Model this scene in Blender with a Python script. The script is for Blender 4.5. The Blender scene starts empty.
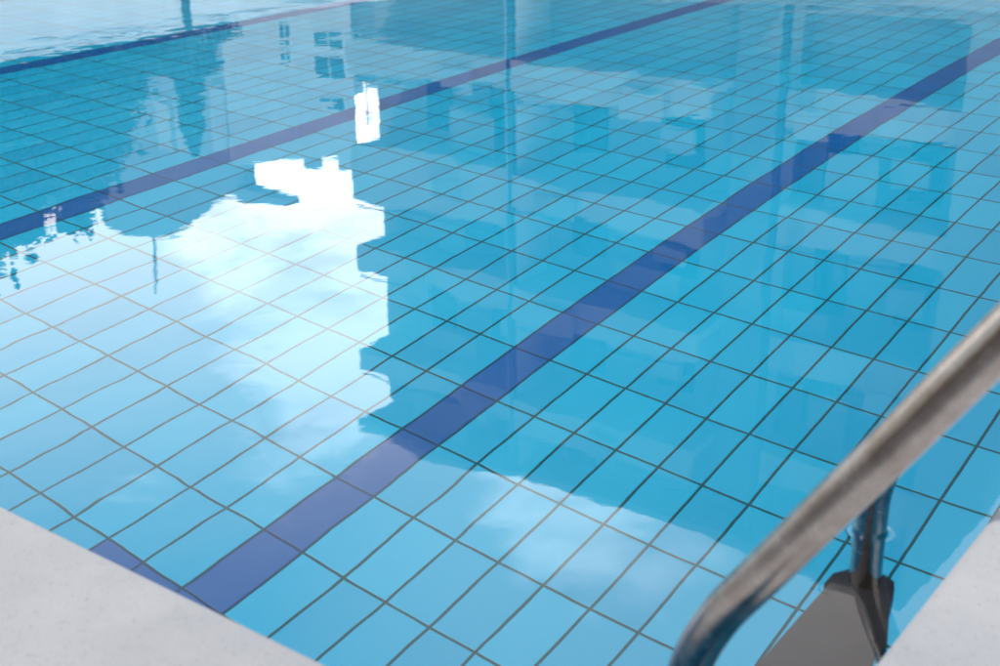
import bpy, bmesh, math, random
from mathutils import Vector, Matrix, noise as mnoise

random.seed(7)
sc = bpy.context.scene
col = sc.collection
R = math.radians

# ------------------------------------------------------------------ camera
YAW, PITCH, ROLL = -0.6440, 0.3759, -0.0088
CAM = Vector((2.0628, -1.5663, 0.8721))
fwd = Vector((math.sin(YAW) * math.cos(PITCH), math.cos(YAW) * math.cos(PITCH), -math.sin(PITCH)))
rt0 = Vector((math.cos(YAW), -math.sin(YAW), 0))
up0 = rt0.cross(fwd)
rt = rt0 * math.cos(ROLL) + up0 * math.sin(ROLL)
up = up0 * math.cos(ROLL) - rt0 * math.sin(ROLL)
cd = bpy.data.cameras.new('camera')
cam = bpy.data.objects.new('camera', cd)
col.objects.link(cam)
m = Matrix((rt, up, -fwd)).transposed().to_4x4()
m.translation = CAM
cam.matrix_world = m
cd.sensor_width = 36
cd.lens = 47.08
cd.clip_start = 0.05
cd.clip_end = 3000
cd.dof.use_dof = True
cd.dof.focus_distance = 3.1
cd.dof.aperture_fstop = 5.6
sc.camera = cam

# ------------------------------------------------------------------ light
SUN_AZ, SUN_EL = R(-122), R(56)
SKY = 0.10
EXPOSURE = 0.28
sun_dir = Vector((math.sin(SUN_AZ) * math.cos(SUN_EL), math.cos(SUN_AZ) * math.cos(SUN_EL), math.sin(SUN_EL)))
sl = bpy.data.lights.new('sun', 'SUN')
sl.energy = 2.2
sl.angle = R(0.5)
sl.color = (1.0, 0.94, 0.86)
sl.cycles.is_caustics_light = True       # lets the sun reach the pool floor through the refracting water
so = bpy.data.objects.new('sun', sl)
so.rotation_euler = (-sun_dir).to_track_quat('-Z', 'Y').to_euler()
col.objects.link(so)

world = bpy.data.worlds.new('World')
sc.world = world
world.use_nodes = True
wn, wl = world.node_tree.nodes, world.node_tree.links
bg = wn['Background']
bg.inputs['Strength'].default_value = SKY
sky = wn.new('ShaderNodeTexSky')
sky.sky_type = 'NISHITA'
sky.sun_disc = False
sky.sun_elevation = SUN_EL
sky.sun_rotation = SUN_AZ % (2 * math.pi)
sky.air_density = 1.0
sky.dust_density = 1.0
CLOUD_LIT = (40.0, 39.6, 39.0, 1)       # sunlit cloud, in the sky texture's own units


def wmath(op, a, b=None, c=None):
    n = wn.new('ShaderNodeMath')
    n.operation = op
    for i, v in enumerate((a, b, c)):
        if v is None:
            continue
        if isinstance(v, (int, float)):
            n.inputs[i].default_value = v
        else:
            wl.new(v, n.inputs[i])
    return n.outputs[0]


tcw = wn.new('ShaderNodeTexCoord')
sep = wn.new('ShaderNodeSeparateXYZ')
wl.new(tcw.outputs['Generated'], sep.inputs[0])
zc = wmath('MAXIMUM', wmath('ADD', sep.outputs[2], 0.12), 0.06)
cmb = wn.new('ShaderNodeCombineXYZ')
wl.new(wmath('DIVIDE', sep.outputs[0], zc), cmb.inputs[0])
wl.new(wmath('DIVIDE', sep.outputs[1], zc), cmb.inputs[1])
cn = wn.new('ShaderNodeTexNoise')
cn.inputs['Scale'].default_value = 3.6
cn.inputs['Detail'].default_value = 10
cn.inputs['Roughness'].default_value = 0.62
cn.inputs['Distortion'].default_value = 0.35
wl.new(cmb.outputs[0], cn.inputs['Vector'])


def lobe(d, inner, outer):
    d = Vector(d).normalized()
    vm = wn.new('ShaderNodeVectorMath')
    vm.operation = 'DOT_PRODUCT'
    wl.new(tcw.outputs['Generated'], vm.inputs[0])
    vm.inputs[1].default_value = d
    mr = wn.new('ShaderNodeMapRange')
    mr.interpolation_type = 'SMOOTHSTEP'
    mr.inputs['From Min'].default_value = math.cos(R(outer))
    mr.inputs['From Max'].default_value = math.cos(R(inner))
    wl.new(vm.outputs['Value'], mr.inputs['Value'])
    return mr.outputs[0]


# banks of cumulus: where they stand in the sky, and how thick
banks = [((-0.688, 0.68, 0.222), 1.5, 4.2, 0.52), ((-0.728, 0.625, 0.278), 0.3, 3.6, 0.20),
         ((-0.66, 0.665, 0.34), 1, 8, 0.22), ((-0.63, 0.665, 0.41), 1, 8, 0.16), ((-0.452, 0.738, 0.495), 0.5, 7, 0.24),
         ((-0.50, 0.726, 0.47), 0.5, 6, 0.14), ((0.7, -0.3, 0.5), 10, 45, 0.36),  # wide bank is unseen, made thick to light the garden wall and facade
         ((-0.3, -0.8, 0.6), 10, 35, 0.15)]
tot = wmath('MULTIPLY', cn.outputs['Fac'], 1.0)
for d, i, o, w in banks:
    tot = wmath('MULTIPLY_ADD', lobe(d, i, o), w, tot)
cr = wn.new('ShaderNodeMapRange')
cr.interpolation_type = 'SMOOTHSTEP'
cr.inputs['From Min'].default_value = 0.62
cr.inputs['From Max'].default_value = 0.88
wl.new(tot, cr.inputs['Value'])
haze = wn.new('ShaderNodeMixRGB')           # thin high veil whitening the blue
haze.inputs['Color2'].default_value = (27.0, 25.0, 23.2, 1)
zr = wn.new('ShaderNodeMapRange')
zr.interpolation_type = 'SMOOTHSTEP'
zr.inputs['From Min'].default_value = 0.66
zr.inputs['From Max'].default_value = 0.24
wl.new(sep.outputs[2], zr.inputs['Value'])
veil = wmath('MULTIPLY', zr.outputs[0], lobe((-0.69, 0.66, 0.28), 6, 60))
wl.new(wmath('MAXIMUM', veil, wmath('MULTIPLY', lobe((-0.36, 0.75, 0.53), 7, 24), 0.62)), haze.inputs['Fac'])
wl.new(sky.outputs[0], haze.inputs['Color1'])
mx = wn.new('ShaderNodeMixRGB')
wl.new(cr.outputs[0], mx.inputs['Fac'])
wl.new(haze.outputs[0], mx.inputs['Color1'])
mx.inputs['Color2'].default_value = CLOUD_LIT
wl.new(mx.outputs[0], bg.inputs['Color'])

vs = sc.view_settings
vs.view_transform = 'Standard'
vs.look = 'None'
vs.gamma = 1
vs.use_curve_mapping = False
vs.exposure = EXPOSURE
sc.render.engine = 'CYCLES'
sc.cycles.use_denoising = True
sc.cycles.max_bounces = 10
sc.cycles.transmission_bounces = 8
sc.cycles.diffuse_bounces = 4
sc.cycles.blur_glossy = 0.5
sc.cycles.caustics_refractive = True
sc.cycles.caustics_reflective = True


# ------------------------------------------------------------------ helpers
def tag(o, label=None, cat=None, group=None, kind=None):
    if label: o['label'] = label
    if cat: o['category'] = cat
    if group: o['group'] = group
    if kind: o['kind'] = kind
    return o


def empty(name, loc=(0, 0, 0), rz=0):
    o = bpy.data.objects.new(name, None)
    o.empty_display_size = 0.3
    o.location = loc
    o.rotation_euler = (0, 0, rz)
    col.objects.link(o)
    return o


def children_of(o):
    return [c for c in col.objects if c.parent == o]


def copy_tree(o, parent=None):
    kids = children_of(o)
    c = o.copy()
    col.objects.link(c)
    c.parent = parent
    for k in kids:
        copy_tree(k, c)
    return c


class MB:
    def __init__(self):
        self.bm = bmesh.new()

    def box(self, x0, x1, y0, y1, z0, z1):
        v = [self.bm.verts.new((x, y, z)) for z in (z0, z1) for x, y in ((x0, y0), (x1, y0), (x1, y1), (x0, y1))]
        for f in ((3, 2, 1, 0), (4, 5, 6, 7), (0, 1, 5, 4), (1, 2, 6, 5), (2, 3, 7, 6), (3, 0, 4, 7)):
            self.bm.faces.new([v[i] for i in f])
        return self

    def quad(self, *p):
        self.bm.faces.new([self.bm.verts.new(q) for q in p])
        return self

    def prism(self, pts, z0, z1):
        a = [self.bm.verts.new((x, y, z0)) for x, y in pts]
        b = [self.bm.verts.new((x, y, z1)) for x, y in pts]
        n = len(pts)
        self.bm.faces.new(list(reversed(a)))
        self.bm.faces.new(b)
        for i in range(n):
            self.bm.faces.new((a[i], a[(i + 1) % n], b[(i + 1) % n], b[i]))
        return self

    def prism_y(self, pts, y0, y1, skew=0.0):
        """outline in x-z, extruded along y"""
        a = [self.bm.verts.new((x, y0, z)) for x, z in pts]
        b = [self.bm.verts.new((x + skew * (y1 - y0), y1, z)) for x, z in pts]
        n = len(pts)
        self.bm.faces.new(a)
        self.bm.faces.new(list(reversed(b)))
        for i in range(n):
            self.bm.faces.new((a[(i + 1) % n], a[i], b[i], b[(i + 1) % n]))
        return self

    def tube(self, pts, r, seg=20, caps=True):
        pts = [Vector(p) for p in pts]
        rad = r if isinstance(r, (list, tuple)) else [r] * len(pts)
        prev = None
        ref = None
        rings = []
        for i, p in enumerate(pts):
            t = (pts[min(i + 1, len(pts) - 1)] - pts[max(i - 1, 0)]).normalized()
            if ref is None:
                ref = t.orthogonal().normalized()
            ref = (ref - t * ref.dot(t)).normalized()
            b = t.cross(ref)
            ring = [self.bm.verts.new(p + (ref * math.cos(2 * math.pi * k / seg) + b * math.sin(2 * math.pi * k / seg)) * rad[i]) for k in range(seg)]
            if prev:
                for k in range(seg):
                    self.bm.faces.new((prev[k], prev[(k + 1) % seg], ring[(k + 1) % seg], ring[k]))
            prev = ring
            rings.append(ring)
        if caps:
            self.bm.faces.new(list(reversed(rings[0])))
            self.bm.faces.new(rings[-1])
        return self

    def build(self, name, mat, parent=None, smooth=False, bevel=0):
        me = bpy.data.meshes.new(name)
        bmesh.ops.recalc_face_normals(self.bm, faces=self.bm.faces)
        if bevel:
            bmesh.ops.bevel(self.bm, geom=[e for e in self.bm.edges], offset=bevel, segments=2, affect='EDGES', profile=0.7)
        self.bm.to_mesh(me)
        self.bm.free()
        if smooth:
            for p in me.polygons:
                p.use_smooth = True
        me.materials.append(mat)
        o = bpy.data.objects.new(name, me)
        col.objects.link(o)
        o.parent = parent
        return o


def catmull(pts, n=8):
    pts = [Vector(p) for p in pts]
    P = [pts[0] * 2 - pts[1]] + pts + [pts[-1] * 2 - pts[-2]]
    out = []
    for i in range(1, len(P) - 2):
        p0, p1, p2, p3 = P[i - 1:i + 3]
        for k in range(n):
            t = k / n
            out.append(0.5 * ((2 * p1) + (p2 - p0) * t + (2 * p0 - 5 * p1 + 4 * p2 - p3) * t * t + (3 * p1 - p0 - 3 * p2 + p3) * t ** 3))
    out.append(P[-2])
    return out


# ------------------------------------------------------------------ materials
class Mat:
    def __init__(self, name):
        self.m = bpy.data.materials.new(name)
        self.m.use_nodes = True
        self.n, self.l = self.m.node_tree.nodes, self.m.node_tree.links
        self.p = self.n['Principled BSDF']

    def set(self, sock, v):
        if hasattr(v, 'node'):
            self.l.new(v, self.p.inputs[sock])
        else:
            self.p.inputs[sock].default_value = v

    def math(self, op, a, b=None, c=None):
        n = self.n.new('ShaderNodeMath')
        n.operation = op
        for i, v in enumerate((a, b, c)):
            if v is None: continue
            if isinstance(v, (int, float)): n.inputs[i].default_value = v
            else: self.l.new(v, n.inputs[i])
        return n.outputs[0]

    def noise(self, scale, detail=4, rough=0.5, coord='Object', stretch=None, out='Fac'):
        tc = self.n.new('ShaderNodeTexCoord')
        src = tc.outputs[coord]
        if stretch:
            mp = self.n.new('ShaderNodeMapping')
            mp.inputs['Scale'].default_value = stretch
            self.l.new(src, mp.inputs['Vector'])
            src = mp.outputs[0]
        n = self.n.new('ShaderNodeTexNoise')
        n.inputs['Scale'].default_value = scale
        n.inputs['Detail'].default_value = detail
        n.inputs['Roughness'].default_value = rough
        self.l.new(src, n.inputs['Vector'])
        return n.outputs[out]

    def ramp(self, fac, stops):
        r = self.n.new('ShaderNodeValToRGB')
        e = r.color_ramp.elements
        while len(e) < len(stops): e.new(0.5)
        for i, (p, c) in enumerate(stops):
            e[i].position = p
            e[i].color = (*c, 1) if len(c) == 3 else c
        self.l.new(fac, r.inputs['Fac'])
        return r.outputs['Color']

    def mix(self, fac, a, b, mode='MIX'):
        n = self.n.new('ShaderNodeMixRGB')
        n.blend_type = mode
        for i, v in zip((0, 1, 2), (fac, a, b)):
            if hasattr(v, 'node'): self.l.new(v, n.inputs[i])
            elif isinstance(v, (int, float)): n.inputs[i].default_value = v
            else: n.inputs[i].default_value = (*v, 1)
        return n.outputs[0]

    def bump(self, h, strength=0.3, dist=0.01):
        b = self.n.new('ShaderNodeBump')
        b.inputs['Strength'].default_value = strength
        b.inputs['Distance'].default_value = dist
        self.l.new(h, b.inputs['Height'])
        return b.outputs[0]


def plaster(name, c, var=0.12, scale=0.7, rough=0.85):
    M = Mat(name)
    a = M.noise(scale, 6, 0.6)
    s = M.noise(0.9, 5, 0.6, stretch=(3, 3, 0.25))
    lo = tuple(x * (1 - var) for x in c)
    hi = tuple(min(1, x * (1 + var * 0.6)) for x in c)
    cc = M.mix(0.35, M.ramp(a, [(0.3, lo), (0.7, hi)]), M.ramp(s, [(0.35, lo), (0.65, hi)]))
    M.set('Base Color', cc)
    M.set('Roughness', rough)
    M.set('Normal', M.bump(M.noise(35, 4), 0.25, 0.01))
    return M.m


def simple(name, c, rough=0.5, metal=0.0, var=0.1, scale=6):
    M = Mat(name)
    M.set('Base Color', M.ramp(M.noise(scale, 5), [(0.3, tuple(x * (1 - var) for x in c)), (0.7, tuple(min(1, x * (1 + var)) for x in c))]))
    M.set('Roughness', rough)
    M.set('Metallic', metal)
    return M.m


TILE = 0.125
LANE = 15 * TILE
X0, X1 = -9.5, 1.75          # basin
Y0, Y1 = -0.80, 17.25
DEPTH = 1.398


def tile_material(name, axis):
    """pool tiles 12.5 x 25 cm; axis 'floor' (x,y), 'wx' wall facing x (y,z), 'wy' wall facing y (x,z)"""
    M = Mat(name)
    geo = M.n.new('ShaderNodeNewGeometry')
    s = M.n.new('ShaderNodeSeparateXYZ')
    M.l.new(geo.outputs['Position'], s.inputs[0])
    X, Y, Z = s.outputs
    zt = M.math('ADD', Z, DEPTH)
    if axis == 'floor': U, V, su, sv = X, Y, TILE, TILE * 2
    elif axis == 'wx': U, V, su, sv = zt, Y, TILE, TILE * 2
    else: U, V, su, sv = zt, X, TILE, TILE * 2
    # slightly uneven setting of the tiles
    wob = M.noise(1.7, 3, 0.6, coord='Object')
    U2 = M.math('MULTIPLY_ADD', M.math('SUBTRACT', wob, 0.5), 0.002, U)
    u = M.math('DIVIDE', U2, su)
    v = M.math('DIVIDE', V, sv)
    fu, fv = M.math('FRACT', u), M.math('FRACT', v)
    du = M.math('MULTIPLY', M.math('SUBTRACT', 0.5, M.math('ABSOLUTE', M.math('SUBTRACT', fu, 0.5))), su)
    dv = M.math('MULTIPLY', M.math('SUBTRACT', 0.5, M.math('ABSOLUTE', M.math('SUBTRACT', fv, 0.5))), sv)
    d = M.math('MINIMUM', du, dv)
    mr = M.n.new('ShaderNodeMapRange')
    mr.interpolation_type = 'SMOOTHSTEP'
    mr.inputs['From Min'].default_value = 0.0030
    mr.inputs['From Max'].default_value = 0.0046
    mr.inputs['To Min'].default_value = 1
    mr.inputs['To Max'].default_value = 0
    M.l.new(d, mr.inputs['Value'])
    grout = mr.outputs[0]
    cell = M.n.new('ShaderNodeCombineXYZ')
    M.l.new(M.math('FLOOR', u), cell.inputs[0])
    M.l.new(M.math('FLOOR', v), cell.inputs[1])
    wnz = M.n.new('ShaderNodeTexWhiteNoise')
    M.l.new(cell.outputs[0], wnz.inputs['Vector'])
    r = wnz.outputs['Value']
    tile = M.ramp(r, [(0.0, TILE_A), (0.5, TILE_B), (1.0, TILE_C)])
    glaze = M.noise(2.2, 5, 0.6)
    tile = M.mix(0.18, tile, M.ramp(glaze, [(0.35, TILE_A), (0.65, TILE_C)]))
    if axis == 'floor':
        fl = M.math('FRACT', M.math('DIVIDE', M.math('ADD', U2, 20 * LANE), LANE))
        band = M.math('MULTIPLY', M.math('LESS_THAN', fl, 1.0 / 15), M.math('GREATER_THAN', Y, -0.25))
        # cross bar closing each lane line at its end
        fx = M.math('FRACT', M.math('DIVIDE', M.math('ADD', U2, 20 * LANE + 2 * TILE), LANE))
        bar = M.math('MULTIPLY', M.math('LESS_THAN', fx, 5.0 / 15),
                     M.math('MULTIPLY', M.math('LESS_THAN', Y, 0.0), M.math('GREATER_THAN', Y, -0.25)))
        dark = M.math('MAXIMUM', band, bar)
        navy = M.ramp(r, [(0.0, (0.0015, 0.105, 0.33)), (1.0, (0.002, 0.125, 0.38))])
        tile = M.mix(dark, tile, navy)
        gcol = M.mix(dark, GROUT, (0.004, 0.035, 0.13))
    else:
        gcol = GROUT
    gcol = M.mix(M.ramp(M.noise(1.1, 6, 0.7), [(0.35, (0, 0, 0)), (0.75, (0.5, 0.5, 0.5))]), gcol, (0.03, 0.12, 0.12))
    M.set('Base Color', M.mix(grout, tile, gcol))
    M.set('Roughness', M.math('MULTIPLY_ADD', grout, 0.5, 0.25))
    M.set('Normal', M.bump(grout, 0.4, -0.002))
    return M.m


TILE_A = (0.003, 0.385, 0.61)
TILE_B = (0.005, 0.44, 0.67)
TILE_C = (0.009, 0.485, 0.71)
GROUT = (0.004, 0.085, 0.10)

# water: a clear refracting, reflecting surface with a faint swell
W = Mat('pool_water')
W.n.remove(W.p)
gl = W.n.new('ShaderNodeBsdfGlass')
gl.inputs['IOR'].default_value = 1.333
gl.inputs['Roughness'].default_value = 0.0
gl.inputs['Color'].default_value = (1, 1, 1, 1)
swell = W.noise(1.3, 2, 0.5, stretch=(1.0, 0.8, 1))
rip = W.noise(5.5, 2, 0.5, stretch=(1.0, 0.7, 1))
fine = W.noise(16, 2, 0.5)
calm = W.noise(0.35, 2, 0.5)
h = W.math('MULTIPLY', swell, 0.0026)
gust = W.n.new('ShaderNodeMapRange')
gust.inputs['From Min'].default_value = 0.40
gust.inputs['From Max'].default_value = 0.66
W.l.new(calm, gust.inputs['Value'])
h = W.math('MULTIPLY_ADD', W.math('MULTIPLY', rip, gust.outputs[0]), 0.0009, h)
h = W.math('MULTIPLY_ADD', rip, 0.0001, h)
h = W.math('MULTIPLY_ADD', W.math('MULTIPLY', fine, calm), 0.00012, h)
W.l.new(W.bump(h, 1.0, 1.0), gl.inputs['Normal'])
W.l.new(gl.outputs[0], W.n['Material Output'].inputs['Surface'])
M_water = W.m

# pale cast-stone coping with pits and specks
C = Mat('cast_stone')
big = C.noise(3.5, 7, 0.65)
spk = C.noise(190, 3, 0.65)
spk2 = C.noise(75, 3, 0.6)
base = C.ramp(big, [(0.3, (0.37, 0.39, 0.42)), (0.7, (0.48, 0.495, 0.515))])
base = C.mix(C.ramp(spk, [(0.60, (0, 0, 0)), (0.70, (0.6, 0.6, 0.6))]), base, (0.22, 0.225, 0.25))
base = C.mix(C.ramp(spk2, [(0.66, (0, 0, 0)), (0.74, (0.55, 0.55, 0.55))]), base, (0.26, 0.25, 0.26))
C.set('Base Color', base)
C.set('Roughness', 0.75)
C.set('Normal', C.bump(C.math('ADD', spk, C.noise(260, 3)), 0.6, 0.003))
M_coping = C.m

D_ = Mat('deck_paving')
bt = D_.n.new('ShaderNodeTexBrick')
tc = D_.n.new('ShaderNodeTexCoord')
D_.l.new(tc.outputs['Object'], bt.inputs['Vector'])
bt.inputs['Scale'].default_value = 1.0
bt.inputs['Brick Width'].default_value = 0.6
bt.inputs['Row Height'].default_value = 0.6
bt.inputs['Mortar Size'].default_value = 0.004
bt.offset = 0.0
bt.inputs['Color1'].default_value = (0.42, 0.40, 0.37, 1)
bt.inputs['Color2'].default_value = (0.36, 0.35, 0.33, 1)
bt.inputs['Mortar'].default_value = (0.15, 0.15, 0.14, 1)
D_.set('Base Color', D_.mix(0.4, bt.outputs[0], D_.ramp(D_.noise(1.5, 6), [(0.3, (0.30, 0.29, 0.27)), (0.7, (0.46, 0.44, 0.41))])))
D_.set('Roughness', 0.8)
M_deck = D_.m

# brushed, slightly water-marked stainless steel
S = Mat('stainless_steel')
br = S.noise(60, 5, 0.7)
wm = S.noise(22, 8, 0.75)
S.set('Base Color', S.ramp(wm, [(0.35, (0.40, 0.34, 0.30)), (0.65, (0.62, 0.555, 0.51))]))
S.set('Metallic', 1.0)
S.set('Roughness', S.math('MULTIPLY_ADD', wm, 0.42, 0.02))
S.set('Normal', S.bump(br, 0.16, 0.002))
M_steel = S.m
M_tread = simple('grey_tread', (0.06, 0.054, 0.055), 0.55, 0.0, 0.12, 30)
M_black = simple('black_plastic', (0.006, 0.006, 0.009), 0.45, 0, 0.1)
M_beige = plaster('beige_render', (0.38, 0.345, 0.30))
M_soffit = plaster('grey_render', (0.25, 0.235, 0.21))
M_back = plaster('brown_render', (0.36, 0.33, 0.29))
M_white = plaster('white_render', (0.52, 0.51, 0.49))
M_wall = plaster('white_wall_paint', (0.82, 0.81, 0.80))
M_pale = plaster('pale_grey_render', (0.32, 0.34, 0.36))
M_brown = plaster('brown_brick_render', (0.16, 0.085, 0.05), 0.25, 2.0)
M_trim = simple('dark_trim', (0.03, 0.035, 0.04), 0.5)
M_frame = simple('window_frame', (0.75, 0.75, 0.73), 0.4)
M_roof = simple('roof_covering', (0.20, 0.19, 0.18), 0.9, 0, 0.2, 2)
M_trunk = simple('bark', (0.10, 0.075, 0.055), 0.95, 0, 0.35, 12)
G = Mat('window_glass')
G.set('Base Color', (0.02, 0.03, 0.035, 1)); G.set('Roughness', 0.05); G.set('IOR', 1.5)
M_glass = G.m


def leaf_mat(name, a, b):
    M = Mat(name)
    oi = M.n.new('ShaderNodeNewGeometry')
    M.set('Base Color', M.ramp(oi.outputs['Random Per Island'], [(0.0, a), (1.0, b)]))
    M.set('Roughness', 0.6)
    return M.m


M_leaf = leaf_mat('leaf_green', (0.010, 0.024, 0.008), (0.026, 0.048, 0.015))
M_conif = leaf_mat('conifer_green', (0.008, 0.018, 0.008), (0.018, 0.034, 0.014))

# ------------------------------------------------------------------ setting: ground, pool
INX0, INX1, INY0, INY1 = X0 + 0.06, 1.684, -0.752, Y1 - 0.06     # coping's inner edge
CW = 0.42                                                          # coping width
ox0, ox1, oy0, oy1 = INX0 - CW, INX1 + CW, INY0 - CW, INY1 + CW


def ring_sheet(name, inner, outer, z, mat):
    bm = bmesh.new()
    a = [bm.verts.new((x, y, z)) for x, y in inner]
    b = [bm.verts.new((x, y, z)) for x, y in outer]
    for i in range(4):
        bm.faces.new((b[i], b[(i + 1) % 4], a[(i + 1) % 4], a[i]))
    mb = MB(); mb.bm.free(); mb.bm = bm
    return mb.build(name, mat)


def rect(x0, x1, y0, y1):
    return [(x0, y0), (x1, y0), (x1, y1), (x0, y1)]


g = ring_sheet('ground', rect(-16, 9, -9, 24), rect(-1500, 1500, -1500, 1500), 0.042, simple('ground_earth', (0.22, 0.20, 0.17), 0.95, 0, 0.25, 0.6))
tag(g, kind='structure')
dk = ring_sheet('deck', rect(ox0 + 0.01, ox1 - 0.01, oy0 + 0.01, oy1 - 0.01), rect(-16, 9, -9, 24), 0.046, M_deck)
tag(dk, kind='structure')

# coping: bull-nosed profile swept round the basin with mitred corners
prof = []
rr = 0.022
for k in range(9):
    a = math.pi + (math.pi / 2) * k / 8 * -1
    prof.append((rr + rr * math.cos(a), 0.05 - rr + rr * math.sin(a)))
prof = [(0.10, 0.0), (0.012, 0.0), (0.0, 0.010)] + prof + [(CW, 0.05), (CW, 0.02)]
bm = bmesh.new()
loops = []
for d, z in prof:
    loops.append([bm.verts.new((x, y, z)) for x, y in rect(INX0 - d, INX1 + d, INY0 - d, INY1 + d)])
for a, b in zip(loops, loops[1:]):
    for i in range(4):
        bm.faces.new((a[i], a[(i + 1) % 4], b[(i + 1) % 4], b[i]))
mb = MB(); mb.bm.free(); mb.bm = bm
cp = mb.build('coping', M_coping)
for p in cp.data.polygons:
    p.use_smooth = True
cp.data.set_sharp_from_angle(angle=R(40))
tag(cp, kind='structure')

fl = MB().quad((X0, Y0, -DEPTH), (X1, Y0, -DEPTH), (X1, Y1, -DEPTH), (X0, Y1, -DEPTH)).build('pool_floor', tile_material('floor_tiles', 'floor'))
tag(fl, kind='structure')
wb = MB()
wb.quad((X0, Y0, -DEPTH), (X0, Y1, -DEPTH), (X0, Y1, 0.03), (X0, Y0, 0.03))
wb.quad((X1, Y1, -DEPTH), (X1, Y0, -DEPTH), (X1, Y0, 0.03), (X1, Y1, 0.03))
pw0 = pw = wb.build('pool_side_wall', tile_material('side_tiles', 'wx'))
tag(pw, kind='structure')
wb = MB()
wb.quad((X1, Y0, -DEPTH), (X0, Y0, -DEPTH), (X0, Y0, 0.03), (X1, Y0, 0.03))
wb.quad((X0, Y1, -DEPTH), (X1, Y1, -DEPTH), (X1, Y1, 0.03), (X0, Y1, 0.03))
pw = wb.build('pool_end_wall', tile_material('end_tiles', 'wy'))
tag(pw, kind='structure')
PX, PYN, PYF = 1.55, -0.58, -0.08
TR = 0.0212
wm_ = MB()
HW = 0.09
ys = [Y0, PYN - HW, PYN + HW, PYF - HW, PYF + HW, Y1]
wm_.quad((X0, Y0, 0), (PX - HW, Y0, 0), (PX - HW, Y1, 0), (X0, Y1, 0))
wm_.quad((PX + HW, Y0, 0), (X1, Y0, 0), (X1, Y1, 0), (PX + HW, Y1, 0))
for a, b in ((ys[0], ys[1]), (ys[2], ys[3]), (ys[4], ys[5])):
    wm_.quad((PX - HW, a, 0), (PX + HW, a, 0), (PX + HW, b, 0), (PX - HW, b, 0))
for yc in (PYN, PYF):                      # the water climbs a few millimetres where the posts pass through it
    N = 96
    rings = []
    for d in (-0.001, 0.0, 0.0008, 0.0018, 0.003, 0.0045, 0.0065, 0.009, 0.013, 0.02):
        z = 0.0042 * math.exp(-max(d, 0) / 0.0028) if d < 0.02 else 0.0
        rings.append([wm_.bm.verts.new((PX + (TR + d) * math.cos(2 * math.pi * k / N), yc + (TR + d) * math.sin(2 * math.pi * k / N), z)) for k in range(N)])
    sq = []
    for k in range(N):
        c_, s_ = math.cos(2 * math.pi * k / N), math.sin(2 * math.pi * k / N)
        q = HW / max(abs(c_), abs(s_))
        sq.append(wm_.bm.verts.new((PX + c_ * q, yc + s_ * q, 0)))
    rings.append(sq)
    for a, b in zip(rings, rings[1:]):
        for k in range(N):
            wm_.bm.faces.new((a[k], b[k], b[(k + 1) % N], a[(k + 1) % N]))
wt = wm_.build('water', M_water)
tb = bmesh.new()
tb.from_mesh(wt.data)
bmesh.ops.reverse_faces(tb, faces=[f for f in tb.faces if f.normal.z < 0])
tb.to_mesh(wt.data)
tb.free()
tag(wt, kind='structure')
wt.cycles.is_caustics_caster = True
for p in wt.data.polygons:
    p.use_smooth = True
for o in (fl, pw0, pw):
    o.cycles.is_caustics_receiver = True

# ------------------------------------------------------------------ pool ladder
lad = empty('pool_ladder', (PX, (PYN + PYF) / 2, 0))
tag(lad, 'stainless steel pool ladder with slanting handrail and submerged grey tread', 'pool ladder')


def loc(pts):
    o = lad.location
    return [Vector(p) - o for p in pts]


def stringer(y):
    path = [(1.60, y, -1.22), (1.555, y, -1.14), (PX, y, -1.02), (PX, y, -0.6), (PX, y, -0.2), (PX, y, -0.02), (1.554, y, 0.07),
            (1.582, y, 0.145), (1.632, y, 0.223), (1.737, y, 0.382), (1.80, y, 0.478), (1.875, y, 0.585),
            (1.96, y, 0.665), (2.05, y, 0.69), (2.13, y, 0.655), (2.175, y, 0.57), (2.18, y, 0.45), (2.18, y, 0.051)]
    return catmull(loc(path), 8)


for y in (PYN, PYF):
    o = MB().tube(stringer(y), TR, 32).build('handrail', M_steel, lad, smooth=True)
    f = MB().tube(loc([(2.18, y, 0.047), (2.18, y, 0.058), (2.18, y, 0.066)]), [0.048, 0.048, 0.030], 28).build('floor_flange', M_steel, o, smooth=False)
    f = MB().tube(loc([(1.60, y, -1.22), (1.63, y, -1.245)]), 0.027, 20).build('wall_bumper', M_black, o, smooth=True)

half = [(1.515, -0.112), (1.545, -0.107), (1.572, -0.132), (1.602, -0.178), (1.622, -0.222), (1.634, -0.275), (1.638, -0.33)]
YC = -0.33
outline = half + [(x, 2 * YC - y) for x, y in reversed(half[:-1])]
cap = [(1.509, -0.118), (1.509, -0.088), (1.522, -0.066), (1.545, -0.052), (1.566, -0.052), (1.583, -0.060), (1.590, -0.078),
       (1.600, -0.120), (1.628, -0.200), (1.628, -0.222), (1.602, -0.181), (1.570, -0.134), (1.545, -0.112)]
for z in (-0.15, -0.42, -0.69):
    tb = MB().prism([(x - PX, y - lad.location.y) for x, y in outline], z - 0.022, z)
    t = tb.build('tread', M_tread, lad, bevel=0.002)
    for s in (0, 1):
        pts = [(x, y if s == 0 else 2 * YC - y) for x, y in cap]
        MB().prism([(x - PX, y - lad.location.y) for x, y in pts], z - 0.045, z - 0.002).build('end_cap', M_black, t, bevel=0.002)


for o in list(col.objects):
    if o.parent == lad or (o.parent and o.parent.parent == lad):
        o.cycles.is_caustics_receiver = True

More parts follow.
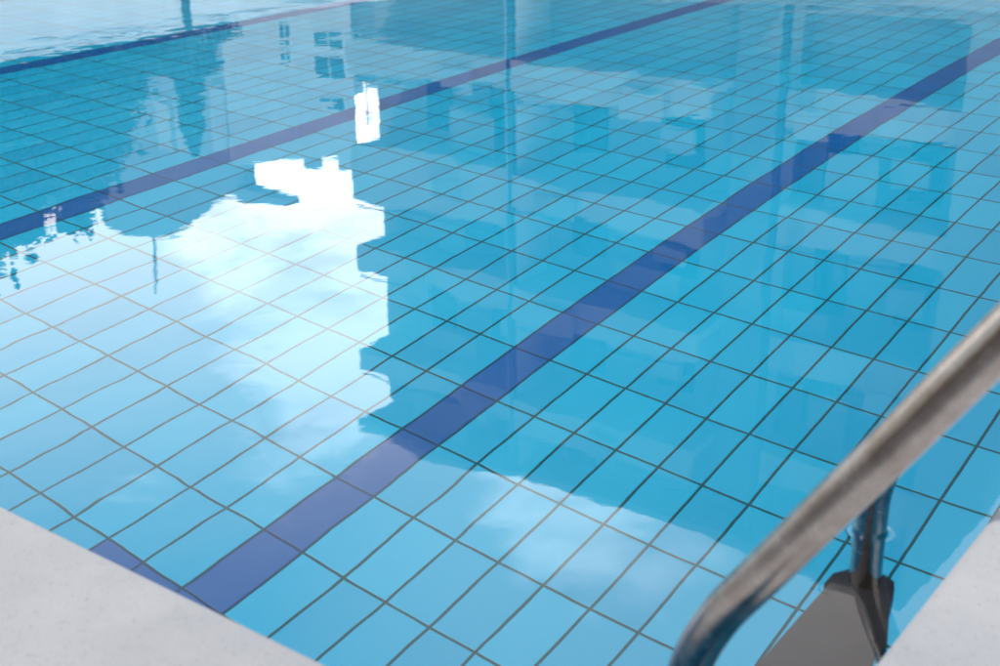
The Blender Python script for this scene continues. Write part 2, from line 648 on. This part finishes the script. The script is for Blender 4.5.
# ------------------------------------------------------------------ buildings
def window(b, x0, x1, y, z0, z1, bars=1, fm=None):
    """a framed window set in a wall facing -y at depth y; frame > pane"""
    m_ = MB()
    t = 0.06
    m_.box(x0, x1, y - 0.05, y + 0.03, z0, z0 + t)
    m_.box(x0, x1, y - 0.05, y + 0.03, z1 - t, z1)
    m_.box(x0, x0 + t, y - 0.048, y + 0.028, z0 + t, z1 - t)
    m_.box(x1 - t, x1, y - 0.048, y + 0.028, z0 + t, z1 - t)
    for k in range(bars):
        xc = x0 + (x1 - x0) * (k + 1) / (bars + 1)
        m_.box(xc - 0.025, xc + 0.025, y - 0.045, y + 0.025, z0 + t, z1 - t)
    f = m_.build('window', fm or M_frame, b)
    MB().box(x0 + t, x1 - t, y - 0.02, y - 0.005, z0 + t, z1 - t).build('pane', M_glass, f)
    return f


# the apartment block across the far deck: balconied front parallel to the pool's end
FB = 25.0
ab = empty('apartment_building', (0, 0, 0))
tag(ab, 'tall beige balconied apartment block mirrored over the right half of the pool', 'building')
prof = [(-23.35, 0.042), (-4.45, 0.042), (-4.45, 12.2), (-4.7, 13.2), (-4.95, 13.2), (-4.95, 14.2), (-5.25, 14.2), (-5.25, 15.0), (-5.55, 15.0),
        (-5.55, 15.6), (-5.95, 15.6), (-5.95, 16.15), (-23.35, 16.15)]
MB().prism_y(prof, FB + 1.5, FB + 13).build('wall', M_back, ab)
soff = [4.75, 7.65, 10.72, 13.8]
# piers and party walls
m_ = MB()
m_.box(-11.75, -10.15, FB + 1.0, FB + 1.497, 2.9, 16.15)
m_.build('pier', M_soffit, ab)
m_ = MB().prism_y([(-6.15, 0.05), (-4.45, 0.05), (-4.45, 12.2), (-4.7, 13.2), (-4.95, 13.2), (-4.95, 14.2), (-5.25, 14.2), (-5.25, 15.0), (-5.55, 15.0), (-5.55, 15.6), (-5.95, 15.6), (-5.95, 16.15), (-6.15, 16.15)], FB - 0.08, FB + 1.496)
m_.build('pier', M_soffit, ab)
for x, w in ((-17.38, 0.09), (-10.02, 0.08)):
    MB().box(x - w, x + w, FB - 0.2, FB - 0.055, 0.05, 16.1).build('downpipe', M_trim, ab)
MB().box(-17.62, -17.30, FB - 0.05, FB + 1.495, 2.9, 16.15).build('party_wall', M_white, ab)
# ground floor, white
MB().box(-22.3, -4.4, FB - 0.5, FB + 1.494, 0.05, 2.75).build('ground_floor', M_white, ab)
MB().box(-22.4, -4.3, FB - 0.62, FB + 1.493, 2.753, 2.9).build('cornice', M_soffit, ab)
for x in (-20.5, -16.0, -13.3, -8.6):
    window(ab, x, x + 1.6, FB - 0.51, 0.4, 2.3)
bays = [(-22.05, -17.62), (-17.295, -11.753), (-10.147, -6.153)]
for k, z in enumerate(soff):
    for j, (a, b) in enumerate(bays):
        xa = a
        if j == 0:
            xa = -23.12
        yo = (0.0, -0.25, 0.15)[j]
        zo = (0.0, 0.05, -0.22)[j] * (1 if k else 0)
        m_ = MB()
        m_.box(xa, b, FB + yo, FB + 1.49, z + zo, z + zo + 0.22)
        ph = 1.6 if (k == 1 and j == 0) else 0.80
        m_.box(xa, b, FB + yo, FB + yo + 0.14, z + zo + 0.22, z + zo + ph)
        if j == 0:
            m_.box(xa, xa + 0.14, FB + yo + 0.14, FB + 1.49, z + zo + 0.22, z + zo + ph)
        bal = m_.build('balcony', M_beige, ab)
        MB().box(xa + 0.05, b - 0.05, FB + yo + 0.03, FB + yo + 0.07, z + zo + ph + 0.16, z + zo + ph + 0.20).build('railing', M_trim, bal)
        # doors opening on the balcony and blinds
        wdt = b - a
        for q in range(2):
            x = a + wdt * (0.14 + 0.5 * q)
            window(ab, x, x + wdt * 0.19, FB + 1.48, z + 0.3, z + 2.45, fm=M_trim)
clutter = random.Random(11)
for k, z in enumerate(soff):
    for j, (a, b) in enumerate(bays):
        top = z + (2.85 if k < 3 else 2.3)
        if clutter.random() < 0.75:           # roller blinds let down between the slabs
            w_ = (b - a) * clutter.uniform(0.2, 0.45)
            x = a + clutter.uniform(0.02, 0.5) * (b - a)
            MB().box(x, x + w_, FB + 0.62, FB + 0.66, top - clutter.uniform(0.6, 1.7), top - 0.05).build('blind', clutter.choice([M_soffit, M_beige, M_back]), ab)
        if clutter.random() < 0.6:
            x = a + clutter.uniform(0.55, 0.85) * (b - a)
            MB().box(x, x + 0.85, FB + 1.15, FB + 1.42, z + 1.5, z + 2.1).build('air_conditioner', M_white, ab, bevel=0.03)
        if clutter.random() < 0.6:            # plant boxes and washing over the parapet
            x = a + clutter.uniform(0.1, 0.7) * (b - a)
            MB().box(x, x + clutter.uniform(0.6, 1.4), FB - 0.36, FB - 0.30, z + 0.35, z + 0.95).build('cloth', clutter.choice([M_back, M_soffit, M_pale]), ab)
MB().box(-23.2, -6.0, FB - 0.25, FB + 13.2, 16.153, 16.42).build('roof', M_soffit, ab)
m_ = MB()
m_.tube([(-8.6, FB + 1, 16.4), (-8.6, FB + 1, 17.5)], 0.03, 8)
m_.tube([(-9.0, FB + 1, 17.2), (-8.2, FB + 1, 17.3)], 0.015, 6)
m_.tube([(-8.85, FB + 1, 17.45), (-8.35, FB + 1, 17.48)], 0.015, 6)
m_.build('aerial', M_trim, ab)
m_ = MB()
m_.box(-14.3, -13.8, FB + 0.2, FB + 0.6, 16.423, 16.62)
m_.build('chimney', M_soffit, ab)

# white block further off
wbk = empty('white_building', (0, 0, 0))
tag(wbk, 'bright white flat-roofed block with dark window openings mirrored left of the tall apartment block', 'building')
MB().prism_y([(-62.2, 0.04), (-51.0, 0.04), (-51.0, 18.3), (-57.4, 19.3), (-62.2, 20.2)], 55, 60, -1.05).build('wall', M_white, wbk)
for (x0, x1, z0, z1) in ((-54.1, -51.6, 11.0, 11.9), (-54.1, -51.6, 12.4, 13.4), (-53.9, -51.8, 14.9, 15.5), (-57.0, -56.0, 10.6, 11.7), (-57.0, -56.0, 12.3, 13.1),
                         (-54.1, -51.6, 7.6, 9.0), (-57.0, -56.0, 7.6, 9.0), (-54.1, -51.6, 4.6, 6.0), (-57.0, -56.0, 4.6, 6.0)):
    window(wbk, x0, x1, 54.99, z0, z1)
MB().box(-62.0, -57.5, 55.0, 56.3, 21.75, 22.5).build('canopy_slab', M_pale, wbk)
MB().box(-61.85, -61.3, 55.2, 56.2, 20.3, 21.74).build('stair_tower', M_pale, wbk)
low = empty('low_building', (0, 0, 0))
tag(low, 'low pale grey block in the gap beside the tall apartment block', 'building')
MB().prism_y([(-61, 0.04), (-42, 0.04), (-42, 14.7), (-61, 14.7)], 60.5, 64, -1).build('wall', M_pale, low)
MB().prism_y([(-61.1, 14.703), (-41.7, 14.703), (-41.7, 15.1), (-61.1, 15.1)], 60.2, 64.3, -1).build('roof', M_white, low)
for x in (-56.6, -53.9, -50.2, -47.5):
    for z in (5, 8.4, 11.8):
        window(low, x, x + 1.2, 60.49, z, z + 1.3)

MB().box(-53.0, -52.4, 55.4, 56.0, 18.45, 19.5).build('chimney', M_white, wbk)
MB().box(-56.0, -55.1, 55.4, 56.2, 19.0, 19.75).build('roof_hatch', M_pale, wbk)
MB().box(-57.0, -56.3, 60.8, 61.5, 15.103, 16.1).build('water_tank', M_pale, low)
m_ = MB()
m_.tube([(-55.4, 60.8, 15.1), (-55.4, 60.8, 17.6)], 0.05, 6)
m_.tube([(-55.9, 60.8, 17.2), (-54.9, 60.8, 17.25)], 0.03, 6)
m_.build('aerial', M_trim, low)

# grey house with a rounded roof behind the trees
gh = empty('rounded_building', (0, 0, 0))
tag(gh, 'grey blue building with rounded roofline and pale vertical strips mirrored behind the dark conifer', 'building')
pr_ = [(-79.3, 0.04), (-61.9, 0.04), (-61.9, 22.7), (-64.5, 23.2), (-66.0, 23.9), (-67.0, 25.0), (-68.6, 26.2), (-70.8, 27.1), (-73.0, 27.7), (-76, 28.0), (-78.6, 27.6), (-79.3, 26.4)]
MB().prism_y(pr_, 56.5, 62, -1.2).build('wall', M_pale, gh)
for (x0, x1, z0, z1) in ((-71.2, -69.8, 17.3, 20.6), (-69.2, -67.4, 17.0, 20.3), (-65.4, -63.9, 15.8, 19.9), (-63.4, -62.4, 10.5, 14.5)):
    MB().box(x0, x1, 56.35, 56.497, z0, z1).build('panel', M_white, gh)
MB().tube([(-74.2, 57.5, 28), (-74.2, 57.5, 30), (-74.5, 57.5, 32.2)], [0.10, 0.14, 0.05], 8).build('mast', M_pale, gh)

# white garden wall along the left deck
gw = empty('garden_wall', (0, 0, 0))
tag(gw, 'long white garden wall beside the left deck, mirrored pale across the far left water', 'wall')
MB().box(-12.2, -12.0, -8, 17.6, 0.047, 1.66).build('wall', M_wall, gw)
MB().box(-12.24, -11.96, -8, 17.6, 1.663, 1.73).build('wall_cap', M_wall, gw)
for y in (10.2,):
    MB().box(-11.99, -11.93, y - 0.05, y + 0.05, 0.047, 2.2).build('post', M_trim, gw)

# unseen brown house, added behind the camera to reflect brown in the handrail
bh = empty('added_brown_house', (0, 0, 0))
tag(bh, 'brown rendered house added unseen behind the near deck to put brown streaks in the handrail', 'house')
MB().box(-8, 14, -17, -9.2, 0.05, 5.6).build('wall', M_brown, bh)
MB().box(-8.6, 14.6, -17.6, -8.6, 5.603, 5.9).build('roof', M_roof, bh)


# timber canopy added out of view: browns the handrail's reflection, blocks sky behind
tcn = empty('added_canopy', (0, 0, 0))
tag(tcn, 'brown timber canopy on posts, added out of view to put brown stripes in the handrail', 'canopy')
M_wood = simple('brown_timber', (0.17, 0.10, 0.06), 0.7, 0, 0.3, 3)
MB().box(-3, 8, -8.3, -1.9, 2.52, 2.62).build('roof', M_wood, tcn)
for y in (-7.6, -5.8, -4.0, -2.2):
    MB().box(-2.9, 7.9, y - 0.05, y + 0.05, 2.36, 2.517).build('beam', M_wood, tcn)
for x, y in ((-2.7, -2.2), (7.6, -2.2), (-2.7, -7.6), (7.6, -7.6)):
    MB().box(x - 0.06, x + 0.06, y - 0.06, y + 0.06, 0.047, 2.357).build('post', M_wood, tcn)


# ------------------------------------------------------------------ trees
def leaf_mesh(name, pts, size, mat, flat=0.4):
    vs, fs = [], []
    for p in pts:
        s = size * random.uniform(0.6, 1.35)
        n = Vector((random.gauss(0, 1), random.gauss(0, 1), random.gauss(0, 1) + flat)).normalized()
        a = n.orthogonal().normalized()
        a.rotate(Matrix.Rotation(random.uniform(0, 6.28), 3, n))
        b = n.cross(a)
        i = len(vs)
        vs += [p - a * s, p - b * s * 0.5 + a * s * 0.1, p + a * s, p + b * s * 0.5 + a * s * 0.1]
        fs.append((i, i + 1, i + 2, i + 3))
    me = bpy.data.meshes.new(name)
    me.from_pydata([tuple(v) for v in vs], [], fs)
    me.materials.append(mat)
    return me


def broadleaf(h, r, n=15000):
    """crown of leaf clumps on limbs; returns crown points and limb tubes"""
    limbs, pts, tips = [], [], []
    base = Vector((0, 0, h * 0.30))
    for k in range(13):
        a = k * 2.4 + random.uniform(-0.4, 0.4)
        e = random.uniform(0.15, 1.0)
        tip = Vector((math.cos(a) * r * (1 - 0.75 * e ** 2) * random.uniform(0.65, 1.0), math.sin(a) * r * (1 - 0.75 * e ** 2) * random.uniform(0.65, 1.0),
                      h * (0.40 + 0.52 * e)))
        limbs.append((base + Vector((0, 0, random.uniform(-0.1, 0.25) * h)), tip))
        tips.append(tip)
    for i in range(n):
        t = random.choice(tips)
        c = r * 0.42
        p = Vector((random.gauss(0, 1), random.gauss(0, 1), random.gauss(0, 0.8))) * c * 0.5 + t
        if random.random() < 0.25:
            l = random.choice(limbs)
            p = l[0].lerp(l[1], random.random()) + Vector((random.gauss(0, 1), random.gauss(0, 1), random.gauss(0, 1))) * r * 0.2
        p.z = max(p.z, 0.12 * h)
        k = 1.15 - 0.75 * max(0.0, p.z / h - 0.35) / 0.65
        p.x *= k
        p.y *= k
        pts.append(p)
    return pts, limbs


def make_tree(label, h, r):
    root = empty('broadleaf_tree')
    tag(root, label, 'tree', 'trees behind the garden wall')
    pts, limbs = broadleaf(h, r)
    mb = MB()
    mb.tube([(0, 0, 0.0), (0.04, 0, h * 0.2), (0, 0.03, h * 0.4), (0.02, 0, h * 0.62)], [0.13, 0.1, 0.08, 0.04], 10)
    for a, b in limbs:
        mb.tube([a, a.lerp(b, 0.5) + Vector((0, 0, 0.05 * h)), b], [0.045, 0.03, 0.012], 6)
    mb.build('trunk', M_trunk, root, smooth=True)
    cr_ = bpy.data.objects.new('crown', leaf_mesh('crown', pts, 0.10, M_leaf))
    col.objects.link(cr_)
    cr_.parent = root
    return root


protos = [make_tree('', 4.6, 1.15), make_tree('', 4.6, 1.2)]
spots = [(-14.4, 4.3, 0.98, 'bushy dark tree, leftmost behind the white garden wall'),
         (-14.2, 5.5, 1.04, 'dense dark tree second from the left behind the white garden wall'),
         (-14.3, 6.7, 0.96, 'dark tree third from the left behind the white garden wall'),
         (-14.0, 7.75, 1.0, 'dark tree fourth from the left behind the white garden wall'),
         (-14.0, 8.95, 1.05, 'tallest dark narrow tree, fifth from the left behind the white garden wall'),
         (-14.3, 10.2, 0.68, 'small dark tree, last of the row nearest the pointed conifer')]
for i, (x, y, s, lab) in enumerate(spots):
    o = protos[i] if i < 2 else copy_tree(protos[i % 2])
    o.location = (x, y, 0.04)
    o.rotation_euler = (0, 0, i * 1.7)
    o.scale = (1.05, 1.05, s * 1.12)
    o['label'] = lab

cf = empty('conifer_tree', (-21.4, 18.0, 0.04))
cf.scale = (1.15, 1.15, 1.0)
tag(cf, 'tall dark pointed conifer mirrored as an upside down spire at upper left', 'tree')
pts = []
for i in range(9000):
    z = random.uniform(0.25, 6.3)
    rmax = 0.10 + max(0, 5.2 - z) * 0.62 if z < 5.2 else 0.05 + 0.33 * (6.3 - z) / 1.1
    rmax = min(rmax, 1.6) * (0.86 + 0.22 * math.sin(z * 9 + random.uniform(0, 1)))
    a = random.uniform(0, 6.283)
    q = rmax * math.sqrt(random.random())
    pts.append(Vector((math.cos(a) * q, math.sin(a) * q, z - q * 0.15)))
MB().tube([(0, 0, 0), (0, 0, 3), (0, 0, 5.9)], [0.16, 0.1, 0.02], 10).build('trunk', M_trunk, cf, smooth=True)
o = bpy.data.objects.new('crown', leaf_mesh('conifer_crown', pts, 0.08, M_conif, 0))
col.objects.link(o)
o.parent = cf
